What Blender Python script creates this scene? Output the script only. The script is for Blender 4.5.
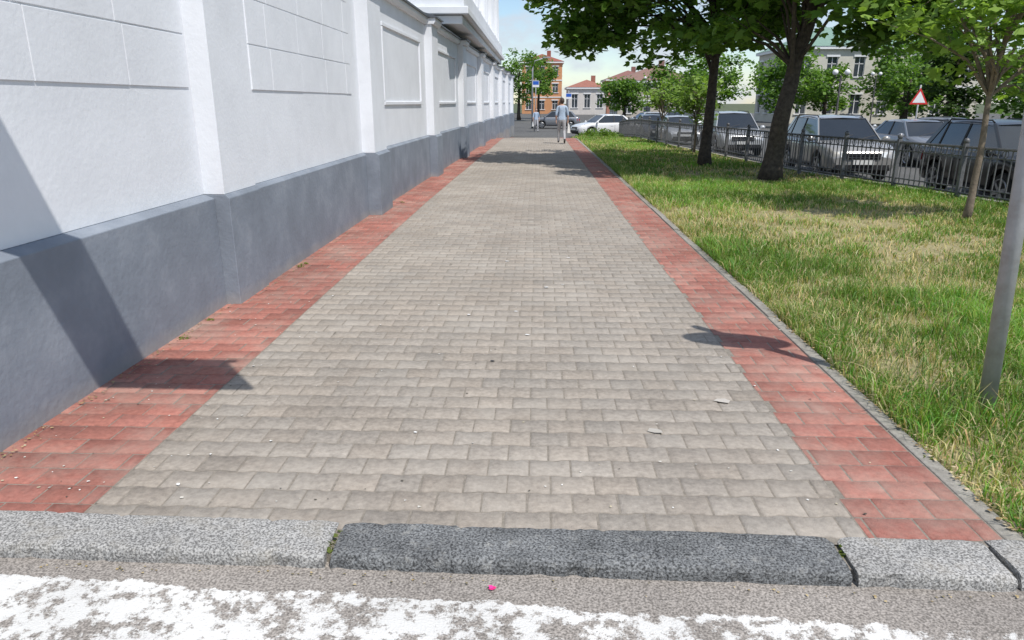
import bpy, bmesh, math, random
import numpy as np
from mathutils import Vector, Matrix, noise as mnoise
random.seed(7); rng=np.random.default_rng(11)
S=bpy.context.scene
for _o in list(bpy.data.objects): bpy.data.objects.remove(_o)
S.view_settings.view_transform='Standard'
try: S.view_settings.look='None'
except Exception: pass
S.view_settings.exposure=0

# ---------------- helpers ----------------
def link(o,parent=None):
    S.collection.objects.link(o)
    if parent is not None: o.parent=parent
    return o
def empty(name,loc=(0,0,0),rz=0,parent=None):
    o=bpy.data.objects.new(name,None); o.location=loc; o.rotation_euler=(0,0,rz); o.empty_display_size=.2
    return link(o,parent)
def N(nt,t,**k):
    n=nt.nodes.new(t)
    for a,b in k.items(): setattr(n,a,b)
    return n
def mat(name,col,rough=.7,var=.25,scale=6.,bump=.0,bscale=40.,metal=0.,spec=.4,attr=False,big=.0,bigscale=.5,col2=None,coat=0.,detail=4,lo=.3,hi=.7,stain=None,rise=None):
    m=bpy.data.materials.new(name); m.use_nodes=True; nt=m.node_tree; p=nt.nodes['Principled BSDF']
    p.inputs['Roughness'].default_value=rough; p.inputs['Metallic'].default_value=metal
    p.inputs['Specular IOR Level'].default_value=spec
    if coat: p.inputs['Coat Weight'].default_value=coat; p.inputs['Coat Roughness'].default_value=.05
    tc=N(nt,'ShaderNodeTexCoord')
    n1=N(nt,'ShaderNodeTexNoise'); n1.inputs['Scale'].default_value=scale; n1.inputs['Detail'].default_value=detail; n1.inputs['Roughness'].default_value=.65
    nt.links.new(tc.outputs['Object'],n1.inputs['Vector'])
    mr=N(nt,'ShaderNodeMapRange'); mr.inputs['From Min'].default_value=lo; mr.inputs['From Max'].default_value=hi
    nt.links.new(n1.outputs['Fac'],mr.inputs['Value'])
    mx=N(nt,'ShaderNodeMix',data_type='RGBA')
    c2=col2 if col2 else tuple(c*(1-var) for c in col)
    mx.inputs['A'].default_value=(*c2,1); mx.inputs['B'].default_value=(*col,1)
    if not col2:
        mx.inputs['B'].default_value=(*[min(1,c*(1+var*.4)) for c in col],1)
    nt.links.new(mr.outputs['Result'],mx.inputs['Factor'])
    out=mx.outputs['Result']
    if attr:
        a=N(nt,'ShaderNodeAttribute',attribute_name='Col')
        m2=N(nt,'ShaderNodeMix',data_type='RGBA',blend_type='MULTIPLY'); m2.inputs['Factor'].default_value=1
        nt.links.new(out,m2.inputs['A']); nt.links.new(a.outputs['Color'],m2.inputs['B']); out=m2.outputs['Result']
    if stain:
        n4=N(nt,'ShaderNodeTexNoise'); n4.inputs['Scale'].default_value=stain[1]; n4.inputs['Detail'].default_value=7; n4.inputs['Roughness'].default_value=.7
        nt.links.new(tc.outputs['Object'],n4.inputs['Vector'])
        r4=N(nt,'ShaderNodeMapRange'); r4.inputs['From Min'].default_value=stain[2]; r4.inputs['From Max'].default_value=stain[3]; r4.inputs['To Max'].default_value=stain[4]
        nt.links.new(n4.outputs['Fac'],r4.inputs['Value'])
        m4=N(nt,'ShaderNodeMix',data_type='RGBA'); nt.links.new(r4.outputs['Result'],m4.inputs['Factor']); nt.links.new(out,m4.inputs['A']); m4.inputs['B'].default_value=(*stain[0],1); out=m4.outputs['Result']
    if rise:
        sp=N(nt,'ShaderNodeSeparateXYZ'); nt.links.new(tc.outputs['Object'],sp.inputs[0])
        ad=N(nt,'ShaderNodeMath',operation='MULTIPLY_ADD'); ad.inputs[1].default_value=-.5*rise[0]*3; nt.links.new(n1.outputs['Fac'],ad.inputs[0]); nt.links.new(sp.outputs['Z'],ad.inputs[2])
        r5=N(nt,'ShaderNodeMapRange'); r5.inputs['From Min'].default_value=-rise[0]*.75; r5.inputs['From Max'].default_value=rise[0]*.4; r5.inputs['To Min'].default_value=rise[2]; r5.inputs['To Max'].default_value=0
        nt.links.new(ad.outputs[0],r5.inputs['Value'])
        m5=N(nt,'ShaderNodeMix',data_type='RGBA'); nt.links.new(r5.outputs['Result'],m5.inputs['Factor']); nt.links.new(out,m5.inputs['A']); m5.inputs['B'].default_value=(*rise[1],1); out=m5.outputs['Result']
    if big>0:
        n2=N(nt,'ShaderNodeTexNoise'); n2.inputs['Scale'].default_value=bigscale; n2.inputs['Detail'].default_value=5
        nt.links.new(tc.outputs['Object'],n2.inputs['Vector'])
        r2=N(nt,'ShaderNodeMapRange'); r2.inputs['From Min'].default_value=.3; r2.inputs['From Max'].default_value=.7
        r2.inputs['To Min'].default_value=1-big; r2.inputs['To Max'].default_value=1+big*.35
        nt.links.new(n2.outputs['Fac'],r2.inputs['Value'])
        vm=N(nt,'ShaderNodeVectorMath',operation='SCALE'); nt.links.new(out,vm.inputs[0]); nt.links.new(r2.outputs['Result'],vm.inputs['Scale']); out=vm.outputs['Vector']
    nt.links.new(out,p.inputs['Base Color'])
    if bump>0:
        nb=N(nt,'ShaderNodeTexNoise'); nb.inputs['Scale'].default_value=bscale; nb.inputs['Detail'].default_value=4
        nt.links.new(tc.outputs['Object'],nb.inputs['Vector'])
        b=N(nt,'ShaderNodeBump'); b.inputs['Strength'].default_value=bump; b.inputs['Distance'].default_value=.01
        nt.links.new(nb.outputs['Fac'],b.inputs['Height']); nt.links.new(b.outputs['Normal'],p.inputs['Normal'])
    return m
def leafmat(name,trans=.35):
    m=bpy.data.materials.new(name); m.use_nodes=True; nt=m.node_tree; p=nt.nodes['Principled BSDF']
    a=N(nt,'ShaderNodeAttribute',attribute_name='Col')
    p.inputs['Roughness'].default_value=.5; p.inputs['Specular IOR Level'].default_value=.3
    nt.links.new(a.outputs['Color'],p.inputs['Base Color'])
    t=N(nt,'ShaderNodeBsdfTranslucent'); vm=N(nt,'ShaderNodeVectorMath',operation='MULTIPLY'); vm.inputs[1].default_value=(1.5,1.6,.7)
    nt.links.new(a.outputs['Color'],vm.inputs[0]); nt.links.new(vm.outputs['Vector'],t.inputs['Color'])
    mx=N(nt,'ShaderNodeMixShader'); mx.inputs[0].default_value=trans
    nt.links.new(p.outputs[0],mx.inputs[1]); nt.links.new(t.outputs[0],mx.inputs[2])
    nt.links.new(mx.outputs[0],nt.nodes['Material Output'].inputs['Surface'])
    return m
def np_mesh(name,verts,faces,nper,mats,colors=None,parent=None,smooth=False):
    me=bpy.data.meshes.new(name); verts=np.asarray(verts,dtype=np.float32)
    me.vertices.add(len(verts)); me.vertices.foreach_set('co',verts.ravel())
    if isinstance(faces,np.ndarray): fl=[faces]
    else: fl=faces
    loops=np.concatenate([f.ravel() for f in fl]); tot=np.concatenate([np.full(len(f),f.shape[1]) for f in fl])
    st=np.concatenate([[0],np.cumsum(tot)[:-1]])
    me.loops.add(len(loops)); me.loops.foreach_set('vertex_index',loops.astype(np.int32))
    me.polygons.add(len(tot)); me.polygons.foreach_set('loop_start',st.astype(np.int32)); me.polygons.foreach_set('loop_total',tot.astype(np.int32))
    if smooth: me.polygons.foreach_set('use_smooth',np.ones(len(tot),dtype=bool))
    me.update(calc_edges=True)
    if colors is not None:
        ca=me.color_attributes.new('Col','FLOAT_COLOR','POINT'); ca.data.foreach_set('color',np.asarray(colors,dtype=np.float32).ravel())
    for m in mats: me.materials.append(m)
    o=bpy.data.objects.new(name,me); return link(o,parent)
class B:
    def __init__(s): s.v=[];s.f=[];s.m=[];s.sm=[]
    def poly(s,pts,m=0,sm=False):
        i=len(s.v); s.v+= [tuple(p) for p in pts]; s.f.append(list(range(i,i+len(pts)))); s.m.append(m); s.sm.append(sm)
    def box(s,x0,x1,y0,y1,z0,z1,m=0,bev=0):
        i=len(s.v)
        s.v+=[(x0,y0,z0),(x1,y0,z0),(x1,y1,z0),(x0,y1,z0),(x0,y0,z1),(x1,y0,z1),(x1,y1,z1),(x0,y1,z1)]
        for q in ((0,3,2,1),(4,5,6,7),(0,1,5,4),(1,2,6,5),(2,3,7,6),(3,0,4,7)):
            s.f.append([i+k for k in q]); s.m.append(m); s.sm.append(False)
    def hexa(s,p,m=0):
        i=len(s.v); s.v+=[tuple(q) for q in p]
        for q in ((0,3,2,1),(4,5,6,7),(0,1,5,4),(1,2,6,5),(2,3,7,6),(3,0,4,7)):
            s.f.append([i+k for k in q]); s.m.append(m); s.sm.append(False)
    def tube(s,pts,rs,n=8,m=0,cap=True):
        pts=[Vector(p) for p in pts]; i0=len(s.v)
        for k,p in enumerate(pts):
            d=(pts[min(k+1,len(pts)-1)]-pts[max(k-1,0)]).normalized()
            a=Vector((0,0,1)) if abs(d.z)<.9 else Vector((1,0,0))
            u=d.cross(a).normalized(); w=d.cross(u)
            for j in range(n):
                t=2*math.pi*j/n; s.v.append(tuple(p+(u*math.cos(t)+w*math.sin(t))*rs[k]))
        for k in range(len(pts)-1):
            for j in range(n):
                a=i0+k*n+j; b=i0+k*n+(j+1)%n; s.f.append([a,b,b+n,a+n]); s.m.append(m); s.sm.append(n>6)
        if cap:
            s.f.append([i0+j for j in range(n)][::-1]); s.m.append(m); s.sm.append(False)
            s.f.append([i0+(len(pts)-1)*n+j for j in range(n)]); s.m.append(m); s.sm.append(False)
    def sphere(s,c,r,m=0,nu=10,nv=7,sc=(1,1,1)):
        i0=len(s.v)
        for a in range(nv+1):
            th=math.pi*a/nv
            for b in range(nu):
                ph=2*math.pi*b/nu
                s.v.append((c[0]+r*sc[0]*math.sin(th)*math.cos(ph),c[1]+r*sc[1]*math.sin(th)*math.sin(ph),c[2]+r*sc[2]*math.cos(th)))
        for a in range(nv):
            for b in range(nu):
                p=i0+a*nu+b;q=i0+a*nu+(b+1)%nu; s.f.append([p,p+nu,q+nu,q]); s.m.append(m); s.sm.append(True)
    def build(s,name,mats,parent=None,bevel=0,loc=None):
        me=bpy.data.meshes.new(name); me.from_pydata(s.v,[],s.f)
        for m in mats: me.materials.append(m)
        me.polygons.foreach_set('material_index',s.m); me.polygons.foreach_set('use_smooth',s.sm)
        bm=bmesh.new(); bm.from_mesh(me); bmesh.ops.recalc_face_normals(bm,faces=bm.faces); bm.to_mesh(me); bm.free()
        me.update(); o=bpy.data.objects.new(name,me)
        if bevel>0:
            b=o.modifiers.new('bev','BEVEL'); b.width=bevel; b.segments=2; b.limit_method='ANGLE'
        if loc: o.location=loc
        return link(o,parent)
def ss(a,b,x):
    t=np.clip((x-a)/(b-a),0,1); return t*t*(3-2*t)
def Hfar(y): return -.55*ss(33,47,y)
_g={}
def vn(x,y,sc,seed=0):
    if seed not in _g: _g[seed]=np.random.default_rng(seed).random((256,256))
    g=_g[seed]; X=np.asarray(x)*sc+100; Y=np.asarray(y)*sc+100
    i=np.floor(X).astype(int); j=np.floor(Y).astype(int); u=X-i; v=Y-j; u=u*u*(3-2*u); v=v*v*(3-2*v)
    i0=i%256;i1=(i+1)%256;j0=j%256;j1=(j+1)%256
    return (g[i0,j0]*(1-u)+g[i1,j0]*u)*(1-v)+(g[i0,j1]*(1-u)+g[i1,j1]*u)*v

# ---------------- materials ----------------
M_wall=mat('white_plaster',(.75,.77,.805),.85,.06,2.2,.22,28,big=.05,bigscale=.8,stain=((.62,.64,.68),1.4,.52,.78,.5))
M_base=mat('grey_painted_plinth',(.225,.255,.30),.75,.14,2.2,.4,22,big=.14,bigscale=1.1,rise=(.10,(.33,.31,.28),.55),stain=((.30,.32,.35),2.2,.52,.75,.5))
M_pav=mat('grey_paver',(.365,.322,.274),.9,.30,34,.5,170,attr=True,big=.15,bigscale=.5,stain=((.47,.43,.375),1.3,.47,.75,.6))
M_red=mat('red_paver',(.38,.155,.12),.9,.28,34,.5,170,attr=True,big=.18,bigscale=.8,stain=((.44,.34,.28),1.7,.45,.74,.7))
M_joint=mat('joint_sand',(.27,.24,.20),.95,.35,40,.5,200)
M_gran1=mat('granite_light',(.42,.41,.39),.75,.65,120,.5,170,big=.25,bigscale=2.5,detail=3,lo=.40,hi=.60,stain=((.30,.27,.22),5,.5,.7,.6))
M_gran2=mat('granite_dark',(.215,.22,.22),.6,.8,110,.6,150,big=.45,bigscale=4,detail=3,lo=.38,hi=.62,stain=((.36,.35,.32),16,.56,.68,.5))
M_conc=mat('concrete_edging',(.34,.32,.28),.9,.35,25,.5,120,big=.2,bigscale=2)
M_soil=mat('soil_dry_grass',(.42,.36,.20),.95,.5,22,.8,60,col2=(.17,.155,.07))
M_asph=mat('asphalt',(.13,.127,.12),.9,.4,80,.5,150,big=.2,bigscale=.4)
M_grd=mat('ground_far',(.10,.12,.06),.95,.4,.3,0)
M_bark=mat('bark',(.075,.06,.046),.9,.6,14,.9,30)
M_bark2=mat('bark_young',(.20,.16,.12),.9,.4,14,.6,40)
M_leaf=leafmat('leaf',.42)
M_blade=leafmat('grass_blade',.3)
M_iron=mat('iron_railing',(.15,.15,.155),.5,.35,20,metal=.2,spec=.5)
M_pole=mat('galvanised_pole',(.38,.39,.405),.5,.2,8,.15,60,metal=.2,stain=((.25,.22,.18),7,.52,.7,.5))
M_white=mat('white_paint',(.78,.78,.78),.6,.1,10)
M_blk=mat('black_plastic',(.02,.02,.022),.6,.2,20)
M_redp=mat('sign_red',(.6,.03,.03),.4,.1,10)
M_blue=mat('sign_blue',(.03,.12,.5),.4,.1,10)
M_copper=mat('metal_coping',(.12,.13,.145),.5,.2,6,metal=.3)
def roadmat():
    m=bpy.data.materials.new('asphalt_worn_crossing'); m.use_nodes=True; nt=m.node_tree; p=nt.nodes['Principled BSDF']; p.inputs['Roughness'].default_value=.9
    L=nt.links.new
    tc=N(nt,'ShaderNodeTexCoord'); 
    n=N(nt,'ShaderNodeTexNoise'); n.inputs['Scale'].default_value=120; n.inputs['Detail'].default_value=4; L(tc.outputs['Object'],n.inputs['Vector'])
    r=N(nt,'ShaderNodeValToRGB'); r.color_ramp.elements[0].position=.34; r.color_ramp.elements[0].color=(.14,.125,.11,1); r.color_ramp.elements[1].position=.66; r.color_ramp.elements[1].color=(.42,.38,.34,1); L(n.outputs['Fac'],r.inputs['Fac'])
    s=N(nt,'ShaderNodeSeparateXYZ'); L(tc.outputs['Object'],s.inputs[0])
    k=N(nt,'ShaderNodeMath',operation='MULTIPLY_ADD'); k.inputs[1].default_value=.055; L(s.outputs['X'],k.inputs[0]); L(s.outputs['Y'],k.inputs[2])
    ne=N(nt,'ShaderNodeTexNoise'); ne.inputs['Scale'].default_value=5.; ne.inputs['Detail'].default_value=10; ne.inputs['Roughness'].default_value=.7; L(tc.outputs['Object'],ne.inputs['Vector'])
    ke=N(nt,'ShaderNodeMath',operation='MULTIPLY_ADD'); ke.inputs[1].default_value=.16; L(ne.outputs['Fac'],ke.inputs[0]); L(k.outputs[0],ke.inputs[2])
    a=N(nt,'ShaderNodeMath',operation='ADD'); a.inputs[1].default_value=100-2.155; L(ke.outputs[0],a.inputs[0])
    mo=N(nt,'ShaderNodeMath',operation='MODULO'); mo.inputs[1].default_value=1.0; L(a.outputs[0],mo.inputs[0])
    nw=N(nt,'ShaderNodeTexNoise'); nw.inputs['Scale'].default_value=9; nw.inputs['Detail'].default_value=14; nw.inputs['Roughness'].default_value=.8; L(tc.outputs['Object'],nw.inputs['Vector'])
    d=N(nt,'ShaderNodeMapRange'); d.inputs['From Min'].default_value=.38; d.inputs['From Max'].default_value=.50; L(mo.outputs[0],d.inputs['Value'])
    ad=N(nt,'ShaderNodeMath',operation='MULTIPLY_ADD'); ad.inputs[1].default_value=.32; ad.inputs[2].default_value=-.285; L(d.outputs['Result'],ad.inputs[0])
    ad2=N(nt,'ShaderNodeMath',operation='ADD'); L(ad.outputs[0],ad2.inputs[0]); L(nw.outputs['Fac'],ad2.inputs[1])
    d2=N(nt,'ShaderNodeMapRange'); d2.inputs['From Min'].default_value=.505; d2.inputs['From Max'].default_value=.545; d2.inputs['To Max'].default_value=.95; L(ad2.outputs[0],d2.inputs['Value'])
    mx=N(nt,'ShaderNodeMix',data_type='RGBA'); L(d2.outputs['Result'],mx.inputs['Factor']); L(r.outputs['Color'],mx.inputs['A']); mx.inputs['B'].default_value=(.70,.69,.66,1)
    n3=N(nt,'ShaderNodeTexNoise'); n3.inputs['Scale'].default_value=1.5; n3.inputs['Detail'].default_value=6; L(tc.outputs['Object'],n3.inputs['Vector'])
    r3=N(nt,'ShaderNodeMapRange'); r3.inputs['From Min'].default_value=.3; r3.inputs['From Max'].default_value=.7; r3.inputs['To Min'].default_value=.85; r3.inputs['To Max'].default_value=1.1; L(n3.outputs['Fac'],r3.inputs['Value'])
    vm=N(nt,'ShaderNodeVectorMath',operation='SCALE'); L(mx.outputs['Result'],vm.inputs[0]); L(r3.outputs['Result'],vm.inputs['Scale']); L(vm.outputs['Vector'],p.inputs['Base Color'])
    b=N(nt,'ShaderNodeBump'); b.inputs['Strength'].default_value=.5; b.inputs['Distance'].default_value=.01; L(n.outputs['Fac'],b.inputs['Height']); L(b.outputs['Normal'],p.inputs['Normal'])
    return m
M_road=roadmat()

# ---------------- ground sheets ----------------
def sheet(name,xs,ys,zf,m,xf=None):
    V=[];F=[]
    for y in ys:
        for t in xs:
            x=xf(t,y) if xf else t
            V.append((x,y,float(zf(x,y))))
    n=len(xs)
    for j in range(len(ys)-1):
        for i in range(n-1): F.append((j*n+i,j*n+i+1,(j+1)*n+i+1,(j+1)*n+i))
    me=bpy.data.meshes.new(name); me.from_pydata(V,[],F); me.materials.append(m); o=bpy.data.objects.new(name,me); return link(o)
sheet('ground',[-900,-100,0,100,900],[-300,0,100,300,1200],lambda x,y:-.9,M_grd)
sheet('street_asphalt',[-60,-20,0,6,12,30,90],[2.2,5,9,15,22,30,36,42,47,60,90,160],lambda x,y:-.10-.32*ss(2.3,9,y)-.2*ss(30,47,y),M_asph)
sheet('road',list(np.linspace(-30,30,13)),[-15,-5,0,1,1.6,2.1,2.45],lambda x,y:-.048,M_road)
FX=[2.3,5,8,12,17.7,29,38,50]; FV=[9.7,9.3,8.7,7.5,6.15,4.95,4.4,4.2]
fenceX=lambda y: float(np.interp(y,FX,FV))
sheet('lawn_soil',list(np.linspace(0,1,12)),list(np.linspace(2.42,42,80)),lambda x,y:-.018+.012*(mnoise.noise((x*.8,y*.8,0)))+Hfar(y),M_soil,xf=lambda t,y:1.86+t*(fenceX(y)+.22-1.86))
b=B()
ys=list(np.linspace(2.3,42,41))
for a,c in zip(ys[:-1],ys[1:]):
    xa,xc=fenceX(a)+.2,fenceX(c)+.2; za,zc=float(Hfar(a)),float(Hfar(c))
    b.hexa([(xa,a,-.8),(xa+.15,a,-.8),(xc+.15,c,-.8),(xc,c,-.8),(xa,a,za+.02),(xa+.15,a,za+.02),(xc+.15,c,zc+.02),(xc,c,zc+.02)])
b.build('street_kerb',[M_conc])

# ---------------- pavers ----------------
XL=lambda y:-1.83+.012*max(0,y-12)
WALLD=lambda y:.018*max(0,y-12)
XR=lambda y:1.285
def undul(x,y): return .006*mnoise.noise((x*.6,y*.45,3.3))+.002*mnoise.noise((x*2.3,y*2.3,1.3))
PY=.148
def pavers(name,xl,xr,m,seed,xoff,ymax=47,y0=2.44,tones=(.89,1.07),w=.19,amp=.0045):
    r=random.Random(seed); V=[];F4=[];Ft=[];C=[]
    rel=[-.5,-.33,-.17,.17,.33,.5]
    nrow=int((ymax-y0)/PY)
    for i in range(nrow):
        ya=y0+i*PY; yb=ya+PY; L,R=xl(ya),xr(ya)
        off=xoff+(w/2 if i%2 else 0)+r.uniform(-.006,.006)
        k0=int(math.floor((L-off)/w))-1; k1=int(math.ceil((R-off)/w))+1
        for k in range(k0,k1+1):
            xc=off+k*w
            if xc+w/2<L+.03 or xc-w/2>R-.03: continue
            g=.0028+r.random()*.0018; jx=r.uniform(-.0016,.0016); jy=r.uniform(-.0016,.0016); rot=r.gauss(0,.007)
            def outline(ins):
                top=[];bot=[]
                for t in rel:
                    x=xc+t*(w-2*ins)
                    x=min(max(x,L+ins),R-ins)
                    e=amp if abs(t)>.25 else -amp
                    yr=(x-xc)*rot
                    top.append((x+jx,yb-ins+e+jy+yr)); bot.append((x+jx,ya+ins-e+jy+yr))
                return bot+top[::-1]
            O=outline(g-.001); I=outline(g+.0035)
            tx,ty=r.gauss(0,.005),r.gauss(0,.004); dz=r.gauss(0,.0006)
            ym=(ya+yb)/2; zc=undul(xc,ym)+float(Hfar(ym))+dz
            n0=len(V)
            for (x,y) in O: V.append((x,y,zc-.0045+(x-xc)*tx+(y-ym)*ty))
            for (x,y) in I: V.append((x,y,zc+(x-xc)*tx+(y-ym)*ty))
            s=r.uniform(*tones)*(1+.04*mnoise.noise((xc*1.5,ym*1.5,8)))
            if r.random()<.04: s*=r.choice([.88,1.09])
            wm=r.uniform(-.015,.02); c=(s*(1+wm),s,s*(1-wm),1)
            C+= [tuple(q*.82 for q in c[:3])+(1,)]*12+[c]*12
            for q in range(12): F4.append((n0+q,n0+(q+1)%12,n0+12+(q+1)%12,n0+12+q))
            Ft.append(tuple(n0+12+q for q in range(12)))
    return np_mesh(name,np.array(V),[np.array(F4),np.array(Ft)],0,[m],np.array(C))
pavers('pavement_grey',XL,XR,M_pav,1,-1.83+.1,)
pavers('pavement_red_edge',lambda y:XR(y)+.001,lambda y:1.80,M_red,2,1.285+.13,tones=(.82,1.16),w=.2,amp=.001)
pavers('pavement_red_edge',lambda y:-2.62 if y<5.7 else -2.5+WALLD(y),lambda y:XL(y)-.001,M_red,3,-1.83-.07,tones=(.78,1.2),w=.2,amp=.001)
sheet('pavement_joint_bed',list(np.linspace(-2.75,1.84,20)),list(np.linspace(2.4,47,160)),lambda x,y:-.0036+undul(x,y)+float(Hfar(y)),M_joint)
b=B(); y=2.42; r=random.Random(4)
while y<44:
    l=1.0; z0=float(Hfar(y)); z1=float(Hfar(y+l)); dx=r.uniform(-.006,.006); dz=r.uniform(-.006,.006)
    x0,x1=1.806+dx,1.885+dx
    b.hexa([(x0,y,-.7),(x1,y,-.7),(x1,y+l-.01,-.7),(x0,y+l-.01,-.7),(x0,y,z0+.008+dz),(x1,y,z0+.008+dz),(x1,y+l-.01,z1+.008+dz),(x0,y+l-.01,z1+.008+dz)]); y+=l
b.build('lawn_edging',[M_conc],bevel=.008)
b=B(); Y0=lambda x,o:2.235-.022*x+o
b.hexa([(-3.2,Y0(-3.2,.03),-.4),(12,Y0(12,.03)+.08,-.4),(12,2.6,-.4),(-3.2,2.6,-.4),(-3.2,Y0(-3.2,.03),-.012),(12,Y0(12,.03)+.08,-.012),(12,2.6,-.012),(-3.2,2.6,-.012)])
b.build('kerb_mortar_bed',[M_joint])
def stone(name,x0,x1,m,seed,dz=0,w=.235,dy=0,rough=1.):
    bm=bmesh.new(); n=max(6,int((x1-x0)/.022)); 
    prof=[(0,-.25),(0,-.03),(.003,-.008),(.010,.006)]+[(w*t,.009+.002*math.sin(math.pi*t)) for t in(.12,.22,.32,.42,.52,.62,.72,.82,.92)]+[(w-.004,.006),(w,-.004),(w,-.25)]
    rows=[]
    for i in range(n+1):
        x=x0+(x1-x0)*i/n; e=min(1,min(i,n-i)*.5)
        row=[]
        for j,(py,pz) in enumerate(prof):
            edge=1 if (pz>-.2 and (py<.02 or py>w-.02)) else 0
            q=mnoise.noise((x*3.5+seed*7,py*6,pz*10)); q2=mnoise.noise((x*16+seed*7,py*22,pz*22)); q3=mnoise.noise((x*45+seed*7,py*60,pz*40))
            top=1 if pz>-.2 else 0
            chip=max(0,q2-.18)*.03*edge
            yy=2.235-.022*x+dy+py+(q*.004+q3*.0015)*top+(chip if py<.1 else -chip)
            zz=pz+dz+(q*.003+q2*.0018+q3*.0012)*top*rough-(1-e)*.008*top-chip*.5
            row.append(bm.verts.new((x+(q2*.006 if i in(0,n) else 0),yy,zz)))
        rows.append(row)
    for i in range(n):
        for j in range(len(prof)-1): bm.faces.new((rows[i][j],rows[i+1][j],rows[i+1][j+1],rows[i][j+1]))
    bm.faces.new(rows[0][::-1]); bm.faces.new(rows[-1]); bmesh.ops.recalc_face_normals(bm,faces=bm.faces)
    me=bpy.data.meshes.new(name); bm.to_mesh(me); bm.free(); me.materials.append(m)
    link(bpy.data.objects.new(name,me))
stone('granite_kerb_stone',-3.2,-.77,M_gran1,1)
stone('granite_kerb_stone',-.745,1.135,M_gran2,2,dz=-.002,rough=1.6)
stone('granite_kerb_stone',1.155,1.70,M_gran1,3,dz=.0)
stone('granite_kerb_stone',1.72,2.9,M_gran1,4,dz=.006,dy=.01)
for i in range(6): stone('granite_kerb_stone',2.92+i*1.2,2.92+i*1.2+1.18,M_gran1,5+i,dz=.01,dy=.02)

# ---------------- wall ----------------
WH=3.18
wall=empty('white_plaster_wall')
b=B(); bb=B(); bc=B()
def extr(bld,prof,y0,y1,f0,f1,m=0):
    a=[(f0+px,y0,pz) for px,pz in prof]; c=[(f1+px,y1,pz) for px,pz in prof]; i=len(bld.v); n=len(prof); bld.v+=a+c
    for k in range(n): bld.f.append([i+k,i+(k+1)%n,i+n+(k+1)%n,i+n+k]); bld.m.append(m); bld.sm.append(False)
    bld.f.append([i+k for k in range(n)]); bld.m.append(m); bld.sm.append(False)
    bld.f.append([i+n+k for k in range(n)][::-1]); bld.m.append(m); bld.sm.append(False)
def seg(y0,y1,x,pil=False,up=.055,x2=None):
    f0,f1=x+WALLD(y0),x+WALLD(y1)
    hb=.90
    extr(bb,[(0,-.7),(0,hb-.03),(-up+.01,hb),(-.7,hb),(-.7,-.7)],y0,y1,f0,f1)
    extr(b,[(-up,hb+.001),(-up,WH),(-.6,WH),(-.6,hb+.001)],y0,y1,f0,f1)
    extr(b,[(-.0,WH+.0),(.04,WH+.06),(.04,WH+.12),(-.65,WH+.12),(-.65,WH)],y0-(.03 if pil else 0),y1+(.03 if pil else 0),f0,f1)
    extr(bc,[(.08,WH+.121),(.08,WH+.15),(-.3,WH+.26),(-.7,WH+.15),(-.7,WH+.121)],y0-(.06 if pil else 0),y1+(.06 if pil else 0),f0,f1)
def blocks(y0,y1,x,seed,up=.055):
    r=random.Random(seed); z=1.70; c=0
    while z<WH-.1:
        zt=min(z+.38,WH-.06); L=.92; yy=y0-(L*.5 if c%2 else .42*L); 
        while yy<y1:
            a,e=max(yy,y0),min(yy+L,y1)
            if e-a>.05:
                g=.005; f=x-up+WALLD(a); t=.009+r.uniform(-.0015,.0015)
                b.hexa([(f-.01,a+g*.6,z+g*.6),(f+t,a+g,z+g),(f+t,e-g,z+g),(f-.01,e-g*.6,z+g*.6),
                        (f-.01,a+g*.6,zt-g*.6),(f+t,a+g,zt-g),(f+t,e-g,zt-g),(f-.01,e-g*.6,zt-g*.6)])
            yy+=L
        z+=.38; c+=1
seg(2.4,5.66,-2.545,up=.085); blocks(2.42,5.62,-2.545,1,up=.085)
seg(5.66,6.32,-2.43,True,up=.035)
seg(6.32,10.55,-2.455,up=.05); blocks(6.55,10.1,-2.455,2,up=.05)
y=10.55
seg(y,y+.85,-2.27,True); y+=.85
while y<46:
    seg(y,y+4.9,-2.43)
    for (za,zb) in((1.55,1.62),(2.75,2.82)):
        extr(b,[(-.01,za),(.035,za+.01),(.035,zb-.01),(-.01,zb)],y+.7,y+4.2,-2.485+WALLD(y+.7),-2.485+WALLD(y+4.2))
    for (ya,yb) in((y+.7,y+.77),(y+4.13,y+4.2)):
        extr(b,[(-.01,1.621),(.033,1.621),(.033,2.749),(-.01,2.749)],ya,yb,-2.485+WALLD(ya),-2.485+WALLD(yb))
    y+=4.9
    seg(y,y+.85,-2.27,True); y+=.85
b.build('plaster_face',[M_wall],wall,bevel=.003); bb.build('grey_plinth',[M_base],wall,bevel=.006); bc.build('metal_coping',[M_copper],wall)

# ---------------- gatehouse behind wall ----------------
gate=empty('church_gatehouse')
b=B(); c=B()
gx1=-1.95; gx0=-8.5; gy0=20.; gy1=40.
b.box(gx0,gx1-.62,gy0,gy1,-.6,8.2)
for zc,pr,h in((3.5,.42,.2),(3.72,.58,.18),(3.902,.46,.5),(7.9,.5,.25),(8.16,.7,.2),(8.37,.9,.14)):
    b.box(gx0-pr,gx1-.62+pr+.25,gy0-pr,gy1+pr,zc,zc+h)
c.box(gx0-.8,gx1+.6,gy0-.95,gy1+.95,8.511,8.62)
yy=gy0+.5
while yy<gy1:
    for q in(0,1.1):
        y_=yy+q
        if y_>gy1-.2: continue
        b.tube([(gx1-.25,y_,4.403),(gx1-.25,y_,4.55),(gx1-.25,y_,4.57),(gx1-.25,y_,7.4),(gx1-.25,y_,7.42),(gx1-.25,y_,7.6)],[.3,.3,.23,.2,.28,.32],14)
        b.box(gx1-.58,gx1+.06,y_-.34,y_+.34,7.6,7.898)
    yy+=4.5
b.box(gx0+1,gx1-1.2,gy0+1.5,gy1-1.5,8.62,11)
b.build('masonry',[M_wall],gate,bevel=.02); c.build('roof_coping',[M_copper],gate)
b=B()
yy=gy0+3
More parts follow.
